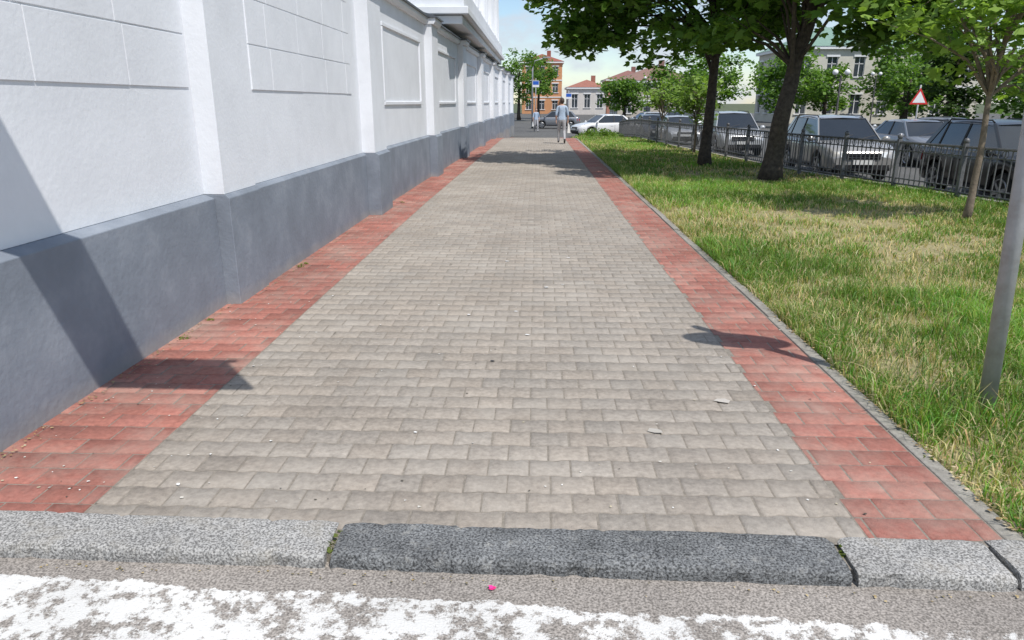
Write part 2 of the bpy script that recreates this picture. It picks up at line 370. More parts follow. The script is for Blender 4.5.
while yy<gy1-2:
    b.box(gx1-.66,gx1-.60,yy-.42,yy+.42,4.9,6.8); yy+=4.5
b.build('windows',[M_blk],gate)

# ---------------- unseen panel of guessed form, added to cast the shadow on the wall ----------------
ps=empty('unseen_shadow_caster')
b=B(); b.box(-2.55,-.52,2.385,2.415,2.93,3.82,0); b.tube([(-2.9,2.4,3.86),(-.45,2.4,3.86)],[.025,.025],10,1); b.tube([(-2.62,2.4,2.2),(-2.62,2.4,4.2)],[.035,.035],10,1)
for x in(-2.3,-.8): b.tube([(x,2.4,3.82),(x,2.4,3.9)],[.02,.02],8,1)
b.box(-2.72,-2.60,2.36,2.44,2.3,2.4,1)
b.build('panel_and_bracket',[M_white,M_pole],ps)

# ---------------- road sign pole ----------------
sg=empty('traffic_sign',(2.45,3.68,0))
ln=lambda z:(-.04*z,0,z)
b=B(); b.tube([ln(-.2),ln(1.5),ln(2.95)],[.042,.042,.042],20,0)
b.sphere(ln(2.95),.044,0,16,6)
for z in(2.3,2.6):
    b.tube([ln(z-.02),ln(z+.02)],[.05,.05],16,0)
px=-.04*2.5
n=28
ring=[(px+.34*math.cos(2*math.pi*k/n),2.46+.34*math.sin(2*math.pi*k/n)) for k in range(n)]
ri=[(px+.25*math.cos(2*math.pi*k/n),2.46+.25*math.sin(2*math.pi*k/n)) for k in range(n)]
for k in range(n):
    q=(k+1)%n
    b.poly([(ring[k][0],-.062,ring[k][1]),(ring[q][0],-.062,ring[q][1]),(ri[q][0],-.062,ri[q][1]),(ri[k][0],-.062,ri[k][1])],1)
    b.poly([(ring[k][0],-.062,ring[k][1]),(ring[q][0],-.062,ring[q][1]),(ring[q][0],-.048,ring[q][1]),(ring[k][0],-.048,ring[k][1])],0)
b.poly([(x,-.0625,z) for x,z in ri],2); b.poly([(x,-.048,z) for x,z in ring],0)
b.build('pole_and_plate',[M_pole,M_redp,M_blue],sg)

# ---------------- grass ----------------
def blades(n,y0,y1,h0,h1,w0,w1,seed,strip=None):
    r=np.random.default_rng(seed)
    y=r.uniform(y0,y1,n); fx=np.interp(y,FX,FV)
    x=1.90+r.random(n)*(fx+.15-1.90) if strip is None else 1.885+np.abs(r.normal(0,strip,n))
    p=vn(x,y,.55,5)*.40+vn(x,y,1.7,6)*.36+vn(x,y,5,7)*.24
    # trodden, dried-out belt down the middle of the lawn
    p=p-.16*np.exp(-((x-(3.6+.12*y))/1.3)**2)*np.clip((y-3.5)/4,0,1)*(vn(x,y,.9,31)+.35)
    bright=np.clip((vn(x,y*.9,.8,12)-.3)*1.8,0,1)
    keep=r.random(n)<np.clip((p-.17)*3.4,.10,1); x,y,p,bright=x[keep],y[keep],p[keep],bright[keep]; n=len(x)
    cl=vn(x,y,7,9)
    near=np.clip(1.25-(x-1.9)/5,.8,1.25)
    h=r.uniform(h0,h1,n)*(.40+1.0*p)*(.45+1.1*cl)*near; w=r.uniform(w0,w1,n)
    az=r.uniform(0,2*np.pi,n); lean=r.uniform(.15,1.15,n)*h; la=r.uniform(0,2*np.pi,n)
    dx,dy=np.cos(az)*w/2,np.sin(az)*w/2; lx,ly=np.cos(la)*lean,np.sin(la)*lean
    zb=-.02+Hfar(y)
    V=np.empty((n,5,3))
    V[:,0]=np.stack([x-dx,y-dy,zb],1); V[:,1]=np.stack([x+dx,y+dy,zb],1)
    V[:,2]=np.stack([x+dx*.8+lx*.35,y+dy*.8+ly*.35,zb+h*.6],1); V[:,3]=np.stack([x-dx*.8+lx*.35,y-dy*.8+ly*.35,zb+h*.6],1)
    V[:,4]=np.stack([x+lx,y+ly,zb+h*(1-.3*lean/h)],1)
    dry=r.random(n)<np.clip(1.22-2.0*p,.10,.92)
    g=np.stack([r.uniform(.13,.235,n),r.uniform(.25,.385,n),r.uniform(.035,.075,n)],1)*(.78+.5*bright[:,None])
    d=np.stack([r.uniform(.50,.68,n),r.uniform(.44,.57,n),r.uniform(.22,.33,n)],1)
    col=np.where(dry[:,None],d,g)*r.uniform(.75,1.2,n)[:,None]
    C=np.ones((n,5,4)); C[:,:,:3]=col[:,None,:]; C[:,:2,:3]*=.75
    i=np.arange(n)[:,None]*5
    return V.reshape(-1,3),i+np.array([[0,1,2,3]]),i+np.array([[3,2,4]]),C.reshape(-1,4)
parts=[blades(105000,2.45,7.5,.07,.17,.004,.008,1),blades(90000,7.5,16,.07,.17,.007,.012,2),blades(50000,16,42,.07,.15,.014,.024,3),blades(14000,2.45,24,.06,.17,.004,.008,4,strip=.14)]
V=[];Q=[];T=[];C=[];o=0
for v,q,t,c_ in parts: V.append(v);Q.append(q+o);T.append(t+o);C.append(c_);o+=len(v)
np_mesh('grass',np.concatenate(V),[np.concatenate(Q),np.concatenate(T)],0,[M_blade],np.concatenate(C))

# ---------------- leaves / trees ----------------
def leaves(centers,rads,nper,size,cA,cB,seed,flat=.55,leaflets=3):
    r=np.random.default_rng(seed); centers=np.array(centers); K=len(centers)
    idx=np.repeat(np.arange(K),nper); n=len(idx)
    off=r.normal(size=(n,3)); off/=np.linalg.norm(off,axis=1)[:,None]; off*= (r.random(n)**.45)[:,None]
    off*=np.array(rads)[idx][:,None]; off[:,2]*=flat
    P=centers[idx]+off
    s=size*r.uniform(.6,1.25,n)
    az=r.uniform(0,2*np.pi,n); 
    dirv=np.stack([np.cos(az),np.sin(az),-r.uniform(.0,.9,n)],1); dirv/=np.linalg.norm(dirv,axis=1)[:,None]
    nr=r.normal(size=(n,3))*.45+np.array([0,0,1]); side=np.cross(dirv,nr); side/=np.linalg.norm(side,axis=1)[:,None]
    tone=r.random(n)*.7+.3*r.random(K)[idx]
    A=np.array(cA);Bc=np.array(cB); col=A+(Bc-A)*tone[:,None]; col*=r.uniform(.8,1.15,n)[:,None]
    VV=[];CC=[]
    angs=[0] if leaflets==1 else ([-.8,0,.8] if leaflets==3 else [-1.2,-.6,0,.6,1.2])
    for a in angs:
        d=dirv*math.cos(a)+side*math.sin(a); sd=side*math.cos(a)-dirv*math.sin(a)
        l=(s*(1 if a==0 else .85))[:,None]; wd=l*(.30 if leaflets>1 else .36)
        up=np.cross(sd,d)*l*.06
        v=np.empty((n,4,3)); v[:,0]=P; v[:,1]=P+d*l*.58+sd*wd-up; v[:,2]=P+d*l; v[:,3]=P+d*l*.58-sd*wd-up
        VV.append(v.reshape(-1,3)); cc=np.ones((n,4,4)); cc[:,:,:3]=col[:,None,:]; CC.append(cc.reshape(-1,4))
    V=np.concatenate(VV); C=np.concatenate(CC); F=np.arange(len(V)).reshape(-1,4)
    return V,F,C
def crown_pts(c,rad,n,seed,zmin=None,hole=.35):
    r=random.Random(seed); out=[]; t=0
    while len(out)<n and t<n*60:
        t+=1
        p=Vector((r.gauss(0,1),r.gauss(0,1),r.gauss(0,1))).normalized()
        lump=1+.28*mnoise.noise(p*2.1+Vector((seed,0,0)))
        q=r.random()**.38*lump
        pt=Vector((c[0]+p.x*rad[0]*q,c[1]+p.y*rad[1]*q,c[2]+p.z*rad[2]*q))
        if zmin and pt.z<zmin: continue
        if mnoise.noise(pt*.55+Vector((0,seed*3,0)))<-hole: continue
        out.append(pt)
    return out
def tree(name,base,trunk,r0,cl,crad,nper,size,cA,cB,seed,bark=M_bark,leaflets=3,flat=.55,nl=22,lr=.3):
    e=empty(name,base); r=random.Random(seed)
    b=B(); n=len(trunk)
    pts=[];rs=[]
    for k in range(n-1):
        for s in range(4):
            t=s/4; p=Vector(trunk[k]).lerp(Vector(trunk[k+1]),t); f=(k+t)/(n-1)
            pts.append(p+Vector((mnoise.noise((f*5,seed,0))*r0*.5,mnoise.noise((f*5,seed,5))*r0*.5,0))); rs.append(r0*(1-.62*f)*(1.35-.35*min(1,f*9)))
    pts.append(Vector(trunk[-1])); rs.append(r0*.36)
    b.tube(pts,rs,12)
    L=list(cl); r.shuffle(L)
    for q in L[:nl]:
        q=Vector(q); k=min(len(pts)-1,max(int(len(pts)*.45),int(len(pts)*(.45+.55*r.random()))))
        p=pts[k]
        if q.z<p.z: p=pts[int(len(pts)*.5)]
        m1=p.lerp(q,.35)+Vector((0,0,.12*(q-p).length)); m2=p.lerp(q,.7)+Vector((r.uniform(-.15,.15),r.uniform(-.15,.15),.10*(q-p).length))
        rr=rs[k]*lr+.01; b.tube([p,m1,m2,q],[rr*1.3,rr,rr*.6,rr*.22],6)
        for _ in range(2):
            q2=q+Vector((r.uniform(-.5,.5),r.uniform(-.5,.5),r.uniform(-.3,.3))); b.tube([m2,q2],[rr*.4,rr*.12],4,cap=False)
    b.build('trunk_and_limbs',[bark],e)
    V,F,C=leaves([tuple(q) for q in cl],[crad*r.uniform(.7,1.25) for _ in cl],nper,size,cA,cB,seed,flat,leaflets)
    np_mesh('foliage',V,F,0,[M_leaf],C,e)
    return e
GA,GB=(.055,.13,.024),(.19,.32,.055)
bx,by=5.0,15.8
c1=crown_pts((.5,.3,4.95),(3.3,3.1,2.7),180,3,zmin=2.62,hole=.42)+crown_pts((2.3,.0,3.8),(1.3,1.5,1.1),32,19,zmin=2.75)
tree('chestnut_tree',(bx,by,-.03),[(0,0,0),(.10,0,1.2),(.28,0,2.3),(.5,.1,3.4),(.8,.2,5.0)],.21,c1,.62,70,.18,GA,GB,3,lr=.2)
c2=crown_pts((-.5,.2,5.1),(3.6,3.2,2.75),170,8,zmin=2.75,hole=.42)+crown_pts((-3.1,.2,4.3),(1.6,1.9,1.3),44,18,zmin=2.95)
tree('chestnut_tree',(4.45,19.6,-.03),[(0,0,0),(.03,0,1.3),(.06,0,2.6),(0,.1,4.),(-.2,.2,5.6)],.155,c2,.66,70,.18,GA,GB,8,lr=.26)
c3=crown_pts((.0,0,3.05),(1.45,1.25,1.45),66,21,zmin=2.0,hole=.35)+crown_pts((.75,0,1.95),(.5,.5,.35),7,22)
tree('young_maple_tree',(6.1,10.4,-.03),[(0,0,0),(.03,0,.8),(0.02,0,1.7),(.12,0,2.6),(.15,0,3.8)],.05,c3,.33,28,.12,(.13,.23,.035),(.29,.42,.09),21,bark=M_bark2,nl=30,lr=.35)
for (x,y,h,s) in((5.2,24.5,2.5,31),(5.0,30,2.6,32)):
    cc=crown_pts((0,0,h*.72),(.8,.8,.7),26,s); tree('young_maple_tree',(x,y,-.1),[(0,0,0),(0,0,1),(.05,0,h*.8)],.045,cc,.33,30,.12,(.14,.23,.04),(.30,.43,.11),s,bark=M_bark2)
pts=[(-2.47,4.75,.01),(-2.38,7.05,.02),(-2.36,7.2,.01),(-2.22,11.9,.02),(-2.49,5.2,.0),(1.86,3.1,.0),(1.86,4.3,.0),(-.757,2.40,-.005),(-.757,2.32,-.01),(1.145,2.36,-.005)]
V,F,C=leaves(pts,[.035]*len(pts),24,.026,(.12,.17,.03),(.26,.29,.08),77,.6,1)
np_mesh('weeds',V,F,0,[M_leaf],C)

def bgtree(name,x,y,h,w,seed,cA=GA,cB=GB,n=60,size=.5,z0=-.5,low=.25):
    cc=crown_pts((0,0,h*(.5+low/2)),(w,w,h*(.5-low/2)),n,seed); tree(name,(x,y,z0),[(0,0,0),(0,0,h*.35),(0,0,h*.7)],.22,cc,w*.28,50,size,cA,cB,seed,leaflets=1,flat=.8,nl=10)
bgtree('linden_tree',-2.2,92,8.4,3.4,41,size=.35); bgtree('linden_tree',.2,104,8.4,2.4,42,size=.35)
bgtree('linden_tree',13,70,5.8,3.0,43,size=.35); bgtree('linden_tree',18,78,7.2,3.6,44,size=.4); bgtree('linden_tree',9.5,82,4.6,2.6,45,size=.35)
bgtree('linden_tree',22,68,6.8,3.4,46,n=70,size=.38)
bgtree('linden_tree',26.5,70,5.2,2.6,49,n=60,size=.36)
bgtree('linden_tree',31,64,5.6,2.4,47,n=50,size=.35)
bgtree('weeping_tree',24.8,46,7.6,2.0,48,cA=(.02,.05,.012),cB=(.06,.11,.02),n=100,size=.28,low=.02)
for i,(x,y,h) in enumerate(((40,60,9.5),(47,64,10),(54,60,10),(36,75,9),(62,66,11),(34,50,6.5),(31,42,5))):
    bgtree('linden_tree',x,y,h,4.2,60+i,n=80,size=.45,low=.1)
cc=[Vector((random.uniform(2.4,4.3),random.uniform(37,41),random.uniform(-.2,.1))) for _ in range(36)]
V,F,C=leaves([tuple(q) for q in cc],[.35]*36,60,.14,(.07,.13,.02),(.18,.28,.05),90,.7,1); np_mesh('low_shrubs',V,F,0,[M_leaf],C)

# ---------------- fence ----------------
fe=empty('iron_fence'); b=B()
pth=[(fenceX(y),y) for y in np.linspace(3.5,41,300)]
d=[0]
for p,q in zip(pth[:-1],pth[1:]): d.append(d[-1]+math.hypot(q[0]-p[0],q[1]-p[1]))
tot=d[-1]; fp=lambda s:(float(np.interp(s,d,[p[0] for p in pth])),float(np.interp(s,d,[p[1] for p in pth])))
Z=lambda y:float(Hfar(y))
s=0; PL=1.6
while s+PL<tot:
    x0,y0=fp(s); x1,y1=fp(s+PL); z0,z1=Z(y0),Z(y1)
    b.box(x0-.035,x0+.035,y0-.035,y0+.035,z0-.1,z0+.93); b.sphere((x0,y0,z0+.97),.05,0,8,6)
    for zz,rr in((.10,.018),(.20,.014),(.72,.014),(.87,.024)):
        b.tube([(x0,y0,z0+zz),(x1,y1,z1+zz)],[rr,rr],6)
    nb=12
    for k in range(1,nb):
        t=k/nb; x=x0+(x1-x0)*t; y=y0+(y1-y0)*t; z=z0+(z1-z0)*t
        b.tube([(x,y,z+.10),(x,y,z+.87)],[.012,.012],5,cap=False)
        if k%2==0 and k<nb:
            ux,uy=(x1-x0)/PL,(y1-y0)/PL
            pr=[(x+ux*.06*math.cos(a),y+uy*.06*math.cos(a),z+.795+.06*math.sin(a)) for a in np.linspace(0,2*math.pi,11)]
            b.tube(pr,[.008]*11,4,cap=False)
    s+=PL
b.build('railing',[M_iron],fe)

# ---------------- cars ----------------
M_glass=mat('car_glass',(.03,.035,.04),.06,.1,2,spec=.7,coat=.2)
M_tyre=mat('tyre',(.025,.025,.025),.85,.2,30)
M_rim=mat('alloy_rim',(.45,.46,.48),.3,.1,10,metal=.8)
M_lamp=mat('headlamp_glass',(.75,.78,.8),.1,.25,30,spec=.9,coat=.6)
M_tail=mat('tail_lamp',(.4,.01,.01),.2,.2,30,spec=.8)
M_chr=mat('chrome_trim',(.6,.6,.62),.2,.1,10,metal=1)
M_plate=mat('plate',(.7,.7,.68),.5,.1,20)
paints={}
def paint(nm,c,metal=.35,coat=.8):
    if nm not in paints: paints[nm]=mat('paint_'+nm,c,.28,.05,3,metal=metal,spec=.5,coat=coat)
    return paints[nm]
def car(name,loc,heading,pm,kind='suv'):
    e=empty(name,loc,heading)
    if kind=='suv': L,W,H,belt,sill,r=4.55,1.84,1.66,1.04,.30,.36; prof=[(-.5,.78),(-.492,.98),(-.45,1.05),(.17,1.05),(.28,1.01),(.40,.95),(.455,.87),(.482,.78),(.5,.64)]; A,Bx,Cx,D=(.27,.085,-.36,-.475); wf=.31;wr=-.285
    elif kind=='sedan': L,W,H,belt,sill,r=4.55,1.78,1.46,.94,.22,.32; prof=[(-.5,.72),(-.492,.90),(-.46,.98),(-.34,1.0),(-.2,.96),(.2,.95),(.30,.92),(.42,.82),(.47,.74),(.49,.66),(.5,.58)]; A,Bx,Cx,D=(.27,.10,-.20,-.36); wf=.31;wr=-.29
    else: L,W,H,belt,sill,r=4.1,1.72,1.5,.96,.22,.31; prof=[(-.5,.72),(-.492,.90),(-.46,.98),(.2,.97),(.30,.93),(.42,.85),(.47,.76),(.49,.68),(.5,.58)]; A,Bx,Cx,D=(.28,.10,-.33,-.46); wf=.31;wr=-.30
    px=[p[0]*L for p in prof]; pz=[p[1] for p in prof]; hw=W/2; R=r+.055
    xs=sorted(set([round(v,3) for v in np.arange(-L/2,L/2+.001,.06)]+[round(v,3) for v in px]+[round(w*L+sg_*q,3) for w in(wf,wr) for sg_ in(-1,1) for q in(0,R*.3,R*.6,R*.8,R*.93,R*.99,R+.005)]))
    b=B(); rows=[]
    for x in xs:
        zt=float(np.interp(x,px,pz)); zb=sill
        u=abs(x)/(L/2)
        if u>.93: zb=sill+(u-.93)/.07*.14
        for w in(wf,wr):
            dx=abs(x-w*L)
            if dx<R: zb=max(zb,r+math.sqrt(R*R-dx*dx))
        wd=hw*(1-.05*u**4-(.16*max(0,(u-.86)/.14)**2))
        zm=min(max(.62,zb+.03),zt-.05); zl=min(zb+.08,zm-.01)
        half=[(0,zb),(wd*.90,zb),(wd*.985,zl),(wd,zm),(wd*.985,zm+(zt-zm)*.55),(wd*.955,zt-.03),(wd*.90,zt),(wd*.5,zt+.018),(0,zt+.024)]
        i0=len(b.v); pts=[(x,y,z) for y,z in half]+[(x,-y,z) for y,z in half[-2:0:-1]]; b.v+=pts; rows.append((i0,len(pts)))
    n=rows[0][1]
    for (a,_),(c,_) in zip(rows[:-1],rows[1:]):
        for j in range(n):
            b.f.append([a+j,a+(j+1)%n,c+(j+1)%n,c+j]); b.m.append(1 if j in(0,n-1) else 0); b.sm.append(j not in(0,n-1,1,n-2))
    b.f.append([rows[0][0]+j for j in range(n)]); b.m.append(0); b.sm.append(False)
    b.f.append([rows[-1][0]+j for j in range(n)][::-1]); b.m.append(0); b.sm.append(False)
    b.box(-L*.44,L*.44,-hw*.6,hw*.6,.22,.62,1)
    o=b.build('body',[pm,M_blk],e)
    g=B(); wb=hw*.915; wt=hw*.70; zr=H-.06; zb=belt-.06
    a,bx_,cx_,dd=A*L,Bx*L,Cx*L,D*L
    g.hexa([(dd,-wb,zb),(a,-wb,zb),(a,wb,zb),(dd,wb,zb),(cx_,-wt,zr),(bx_,-wt,zr),(bx_,wt,zr),(cx_,wt,zr)],0)
    g.build('glass',[M_glass],e,bevel=.03)
    p=B()
    nx=10
    grid=[]
    for i in range(nx+1):
        t=i/nx; x=cx_-.05+(bx_-cx_+.10)*t; zz=zr-.02+ .07*(max(0,1-(2*t-1)**2))**.7
        ze=zr-.055+.04*(max(0,1-(2*t-1)**2))**.7
        grid.append([(x,-wt-.025,ze),(x,-wt*.86,zz+.004),(x,0,zz+.025),(x,wt*.86,zz+.004),(x,wt+.025,ze)])
    for i in range(nx):
        for j in range(4): p.poly([grid[i][j],grid[i+1][j],grid[i+1][j+1],grid[i][j+1]],0,True)
    def sq(x0,x1,t0,t1,m=0,off=.012):
        for sgn in(-1,1):
            y0=sgn*(wb+off); y1=sgn*(wt+off)
            q=[(x0,y0,zb),(x1,y0,zb),(t1,y1,zr),(t0,y1,zr)]; q2=[(x,y-sgn*.03,z) for x,y,z in q]; p.hexa(q+q2,m)
    sq(a-.06,a+.03,bx_-.05,bx_+.03)
    mid=(a+dd)/2; sq(mid-.02,mid+.07,mid-.05,mid+.02,1)
    if kind=='sedan': sq(dd-.02,dd+.22,cx_-.02,cx_+.1)
    else:
        sq(dd-.02,dd+.20,cx_-.02,cx_+.14); q=(mid+dd)/2-.15; sq(q,q+.06,q+.03,q+.08,1)
    p.tube([(a-.02,-.45,belt+.01),(a-.14,.1,belt+.13)],[.008,.008],5,1); p.tube([(a-.02,.2,belt+.01),(a-.14,.7,belt+.12)],[.008,.008],5,1)
    for sgn in(-1,1):
        p.box(dd+.1,a-.1,sgn*(wb+.01)-.012,sgn*(wb+.01)+.012,belt-.01,belt+.012,2)
        if kind=='suv': p.tube([(cx_+.1,sgn*wt*.93,zr+.01),(cx_+.16,sgn*wt*.93,zr+.065),(bx_-.2,sgn*wt*.93,zr+.065),(bx_-.1,sgn*wt*.93,zr+.02)],[.016]*4,6,1)
        p.sphere((a-.16,sgn*(hw+.08),belt+.03),.12,0,10,6,(.6,.9,.65))
        for xx in(a-.16,mid,dd+.42): p.box(xx-.006,xx+.006,sgn*(hw+.001)-.004,sgn*(hw+.001)+.004,.42,belt-.14,1)
        for xx in(mid+.2,mid-.75): p.box(xx-.09,xx+.09,sgn*hw-.015,sgn*hw+.012,belt-.2,belt-.17,0)
        p.box(-L*.18,L*.2,sgn*hw-.02,sgn*hw+.012,sill,sill+.09,1)
        fz=.72 if kind=='suv' else .64
        p.hexa([(L*.445,sgn*hw*.94,fz-.03),(L*.492,sgn*hw*.80,fz-.08),(L*.503,sgn*hw*.50,fz-.06),(L*.44,sgn*hw*.5,fz-.05),
                (L*.43,sgn*hw*.955,fz+.12),(L*.474,sgn*hw*.82,fz+.09),(L*.492,sgn*hw*.50,fz+.04),(L*.43,sgn*hw*.5,fz+.05)],3)
        p.hexa([(-L*.44,sgn*hw*.98,fz),(-L*.503,sgn*hw*.80,fz),(-L*.503,sgn*hw*.6,fz),(-L*.44,sgn*hw*.6,fz),
                (-L*.44,sgn*hw*.97,fz+.2),(-L*.499,sgn*hw*.80,fz+.2),(-L*.499,sgn*hw*.6,fz+.2),(-L*.44,sgn*hw*.6,fz+.2)],4)
        p.sphere((L*.492,sgn*hw*.66,.42),.06,3,8,6,(.5,1,1))
    fz=.66 if kind=='suv' else .58
    p.box(L*.47,L*.505,-hw*.46,hw*.46,fz-.06,fz+.10,1)
    for k in range(2): p.box(L*.50,L*.509,-hw*.44,hw*.44,fz-.03+k*.07,fz-.012+k*.07,2)
    p.box(L*.46,L*.502,-hw*.72,hw*.72,.34,.46,1)
    p.box(L*.50,L*.513,-.26,.26,.47,.58,5); p.box(-L*.512,-L*.498,-.26,.26,.6,.71,5)
    p.box(-L*.505,-L*.46,-hw*.8,hw*.8,.32,.44,1)
    p.build('trim_and_lamps',[pm,M_blk,M_chr,M_lamp,M_tail,M_plate],e)
    w=B()
    for ax in(wf,wr):
        for sgn in(-1,1):
            cx=ax*L; yo=sgn*(hw-.03); yi=sgn*(hw-.23)
            w.tube([(cx,yi,r),(cx,yi+sgn*.02,r),(cx,yo-sgn*.03,r),(cx,yo,r)],[r-.03,r,r,r-.035],24,0)
            w.tube([(cx,yo-sgn*.02,r),(cx,yo+sgn*.004,r)],[r*.68,r*.66],20,0); 
            w.tube([(cx,yo,r),(cx,yo+sgn*.012,r)],[.07,.06],10,1)
            for k in range(6):
                t=k*math.pi/3+.3; dx,dz=math.cos(t),math.sin(t); nx_,nz=-dz,dx
                q=[(cx+dx*.04+nx_*.035*s1,yo+sgn*.012,r+dz*.04+nz*.035*s1) for s1 in(-1,1)]+[(cx+dx*r*.66+nx_*.025*s1,yo+sgn*.012,r+dz*r*.66+nz*.025*s1) for s1 in(1,-1)]
                w.hexa(q+[(x,y-sgn*.02,z) for x,y,z in q],1)
            rr=[(cx+math.cos(t)*r*.67,yo+sgn*.008,r+math.sin(t)*r*.67) for t in np.linspace(0,2*math.pi,21)]
            w.tube(rr,[.014]*21,5,1,cap=False)
    w.build('wheels',[M_tyre,M_rim],e)
    return e
H1=math.radians(-90)
silver=paint('silver',(.50,.51,.52)); black=paint('black',(.010,.010,.011),.0,.25); white=paint('white',(.75,.75,.74),0); grey=paint('grey',(.22,.23,.25)); beige=paint('beige',(.38,.37,.355)); dblue=paint('dark_blue',(.03,.045,.08),.1)
def zr(y): return -.42-.2*float(ss(30,47,y))
car('parked_car',(9.9,15.7,zr(16)),H1-.05,black,'suv')
car('parked_car',(8.55,21.6,zr(21)),H1-.04,beige,'suv')
car('parked_car',(8.0,31.0,zr(31)),H1-.03,silver,'suv')
car('parked_car',(7.6,40.5,zr(40)),H1,silver,'sedan')
car('parked_car',(7.2,46.9,zr(48)),H1,dblue,'hatch')
car('parked_car',(4.6,49.5,zr(51)),math.radians(200),white,'sedan')
car('parked_car',(16.2,30,zr(30)),H1+.5,grey,'sedan')
car('parked_car',(15.5,38,zr(38)),H1+.2,silver,'hatch')
car('parked_car',(13.0,26,zr(26)),H1,grey,'sedan')
car('parked_car',(1.7,66,zr(60)),math.radians(180),grey,'hatch')
car('parked_car',(11.5,58,zr(60)),H1+.3,white,'suv')
car('parked_car',(12,47,zr(60)),H1,black,'sedan')
car('parked_car',(9.2,62,zr(60)),math.radians(190),silver,'sedan')

# ---------------- buildings ----------------
def facade(b,o,u,nrm,w,h,ops,dep=.18,mw=0,mg=1,mf=2):
    o=Vector(o);u=Vector(u);nrm=Vector(nrm)
    P=lambda a,z,dp=0:tuple(o+u*a+Vector((0,0,z))-nrm*dp)
    xs=sorted(set([0,w]+[q for op in ops for q in(op[0],op[1])])); zs=sorted(set([0,h]+[q for op in ops for q in(op[2],op[3])]))
    for i in range(len(xs)-1):
        for j in range(len(zs)-1):
            cx=(xs[i]+xs[i+1])/2;cz=(zs[j]+zs[j+1])/2
            if any(op[0]<cx<op[1] and op[2]<cz<op[3] for op in ops): continue
            b.poly([P(xs[i],zs[j]),P(xs[i+1],zs[j]),P(xs[i+1],zs[j+1]),P(xs[i],zs[j+1])],mw)
    for (a,c,z0,z1) in ops:
        b.poly([P(a,z0,dep),P(c,z0,dep),P(c,z1,dep),P(a,z1,dep)],mg)
        for q in(((a,z0),(c,z0)),((c,z0),(c,z1)),((c,z1),(a,z1)),((a,z1),(a,z0))):
            b.poly([P(*q[0]),P(*q[1]),P(*q[1],dep),P(*q[0],dep)],mw)
        m=(a+c)/2; zt=z0+(z1-z0)*.65
        for (s0,s1,t0,t1) in((m-.04,m+.04,z0,z1),(a,c,zt-.03,zt+.03),(a,a+.07,z0,z1),(c-.07,c,z0,z1)):
            b.poly([P(s0,t0,dep-.03),P(s1,t0,dep-.03),P(s1,t1,dep-.03),P(s0,t1,dep-.03)],mf)
        for (s0,s1,t0,t1,pr) in((a-.15,c+.15,z0-.12,z0-.002,.12),(a-.15,c+.15,z1+.002,z1+.2,.1)):
            q=[P(s0,t0),P(s1,t0),P(s1,t1),P(s0,t1)]; q2=[tuple(Vector(t)+nrm*pr) for t in q]; b.hexa(q+q2,mf)
M_win=mat('window_glass',(.05,.06,.075),.1,.3,2,spec=.8)
def building(name,x0,x1,y0,y1,h,wallc,roofc,storeys=2,spacing=2.6,ww=1.1):
    e=empty(name); mw=mat(name+'_wall',wallc,.85,.12,1.5); mr_=mat(name+'_roof',roofc,.6,.2,3)
    b=B(); z=-.65; sh=h/storeys
    def ops(w):
        n=max(1,int(w/spacing)); st=w/n; return [(st*(k+.5)-ww/2,st*(k+.5)+ww/2,s*sh+sh*.28,s*sh+sh*.80) for k in range(n) for s in range(storeys)]
    facade(b,(x0,y0,z),(1,0,0),(0,-1,0),x1-x0,h,ops(x1-x0))
    facade(b,(x0,y1,z),(0,-1,0),(-1,0,0),y1-y0,h,ops(y1-y0))
    facade(b,(x1,y0,z),(0,1,0),(1,0,0),y1-y0,h,ops(y1-y0))
    b.poly([(x0,y1,z),(x1,y1,z),(x1,y1,z+h),(x0,y1,z+h)],0)
    for s in range(1,storeys): 
        b.box(x0-.08,x1+.08,y0-.08,y0-.003,z+s*sh-.1,z+s*sh+.1,2); b.box(x0-.08,x0-.003,y0,y1,z+s*sh-.1,z+s*sh+.1,2)
    b.box(x0-.35,x1+.35,y0-.35,y1+.35,z+h,z+h+.3,2)
    b.build('walls_and_windows',[mw,M_win,M_white],e)
    r=B(); zt=z+h+.301; hr=min(x1-x0,y1-y0)*.2; ins=min(x1-x0,y1-y0)*.45
    xa,xb,ya,yb=x0-.4,x1+.4,y0-.4,y1+.4
    if x1-x0>y1-y0: ra,rb=(xa+ins,(ya+yb)/2,zt+hr),(xb-ins,(ya+yb)/2,zt+hr); P=[(xa,ya,zt),(xb,ya,zt),(xb,yb,zt),(xa,yb,zt)]; r.poly([P[0],P[1],rb,ra]); r.poly([P[2],P[3],ra,rb]); r.poly([P[1],P[2],rb]); r.poly([P[3],P[0],ra])
    else: ra,rb=((xa+xb)/2,ya+ins,zt+hr),((xa+xb)/2,yb-ins,zt+hr); P=[(xa,ya,zt),(xb,ya,zt),(xb,yb,zt),(xa,yb,zt)]; r.poly([P[0],P[1],ra]); r.poly([P[1],P[2],rb,ra]); r.poly([P[2],P[3],rb]); r.poly([P[3],P[0],ra,rb])
    r.poly(P[::-1])
    cxm=(x0+x1)/2+1; r.box(cxm,cxm+.8,(y0+y1)/2,(y0+y1)/2+.8,zt,zt+hr+.8,0)
    r.build('roof',[mr_],e); return e
building('cream_building',27,47,82,94,7.6,(.60,.57,.49),(.20,.31,.25),2,2.7)
building('orange_building',-3,4.9,150,162,9.6,(.60,.30,.15),(.30,.10,.07),3,2.4)
building('white_house',5.8,12.8,140,150,4.6,(.62,.58,.54),(.33,.14,.10),1,2.2)
building('red_brick_house',13.5,22,146,158,6.2,(.40,.20,.15),(.25,.12,.10),2,2.4)
building('beige_building',12,23.5,112,124,5.0,(.5,.45,.38),(.25,.15,.12),2,2.6)

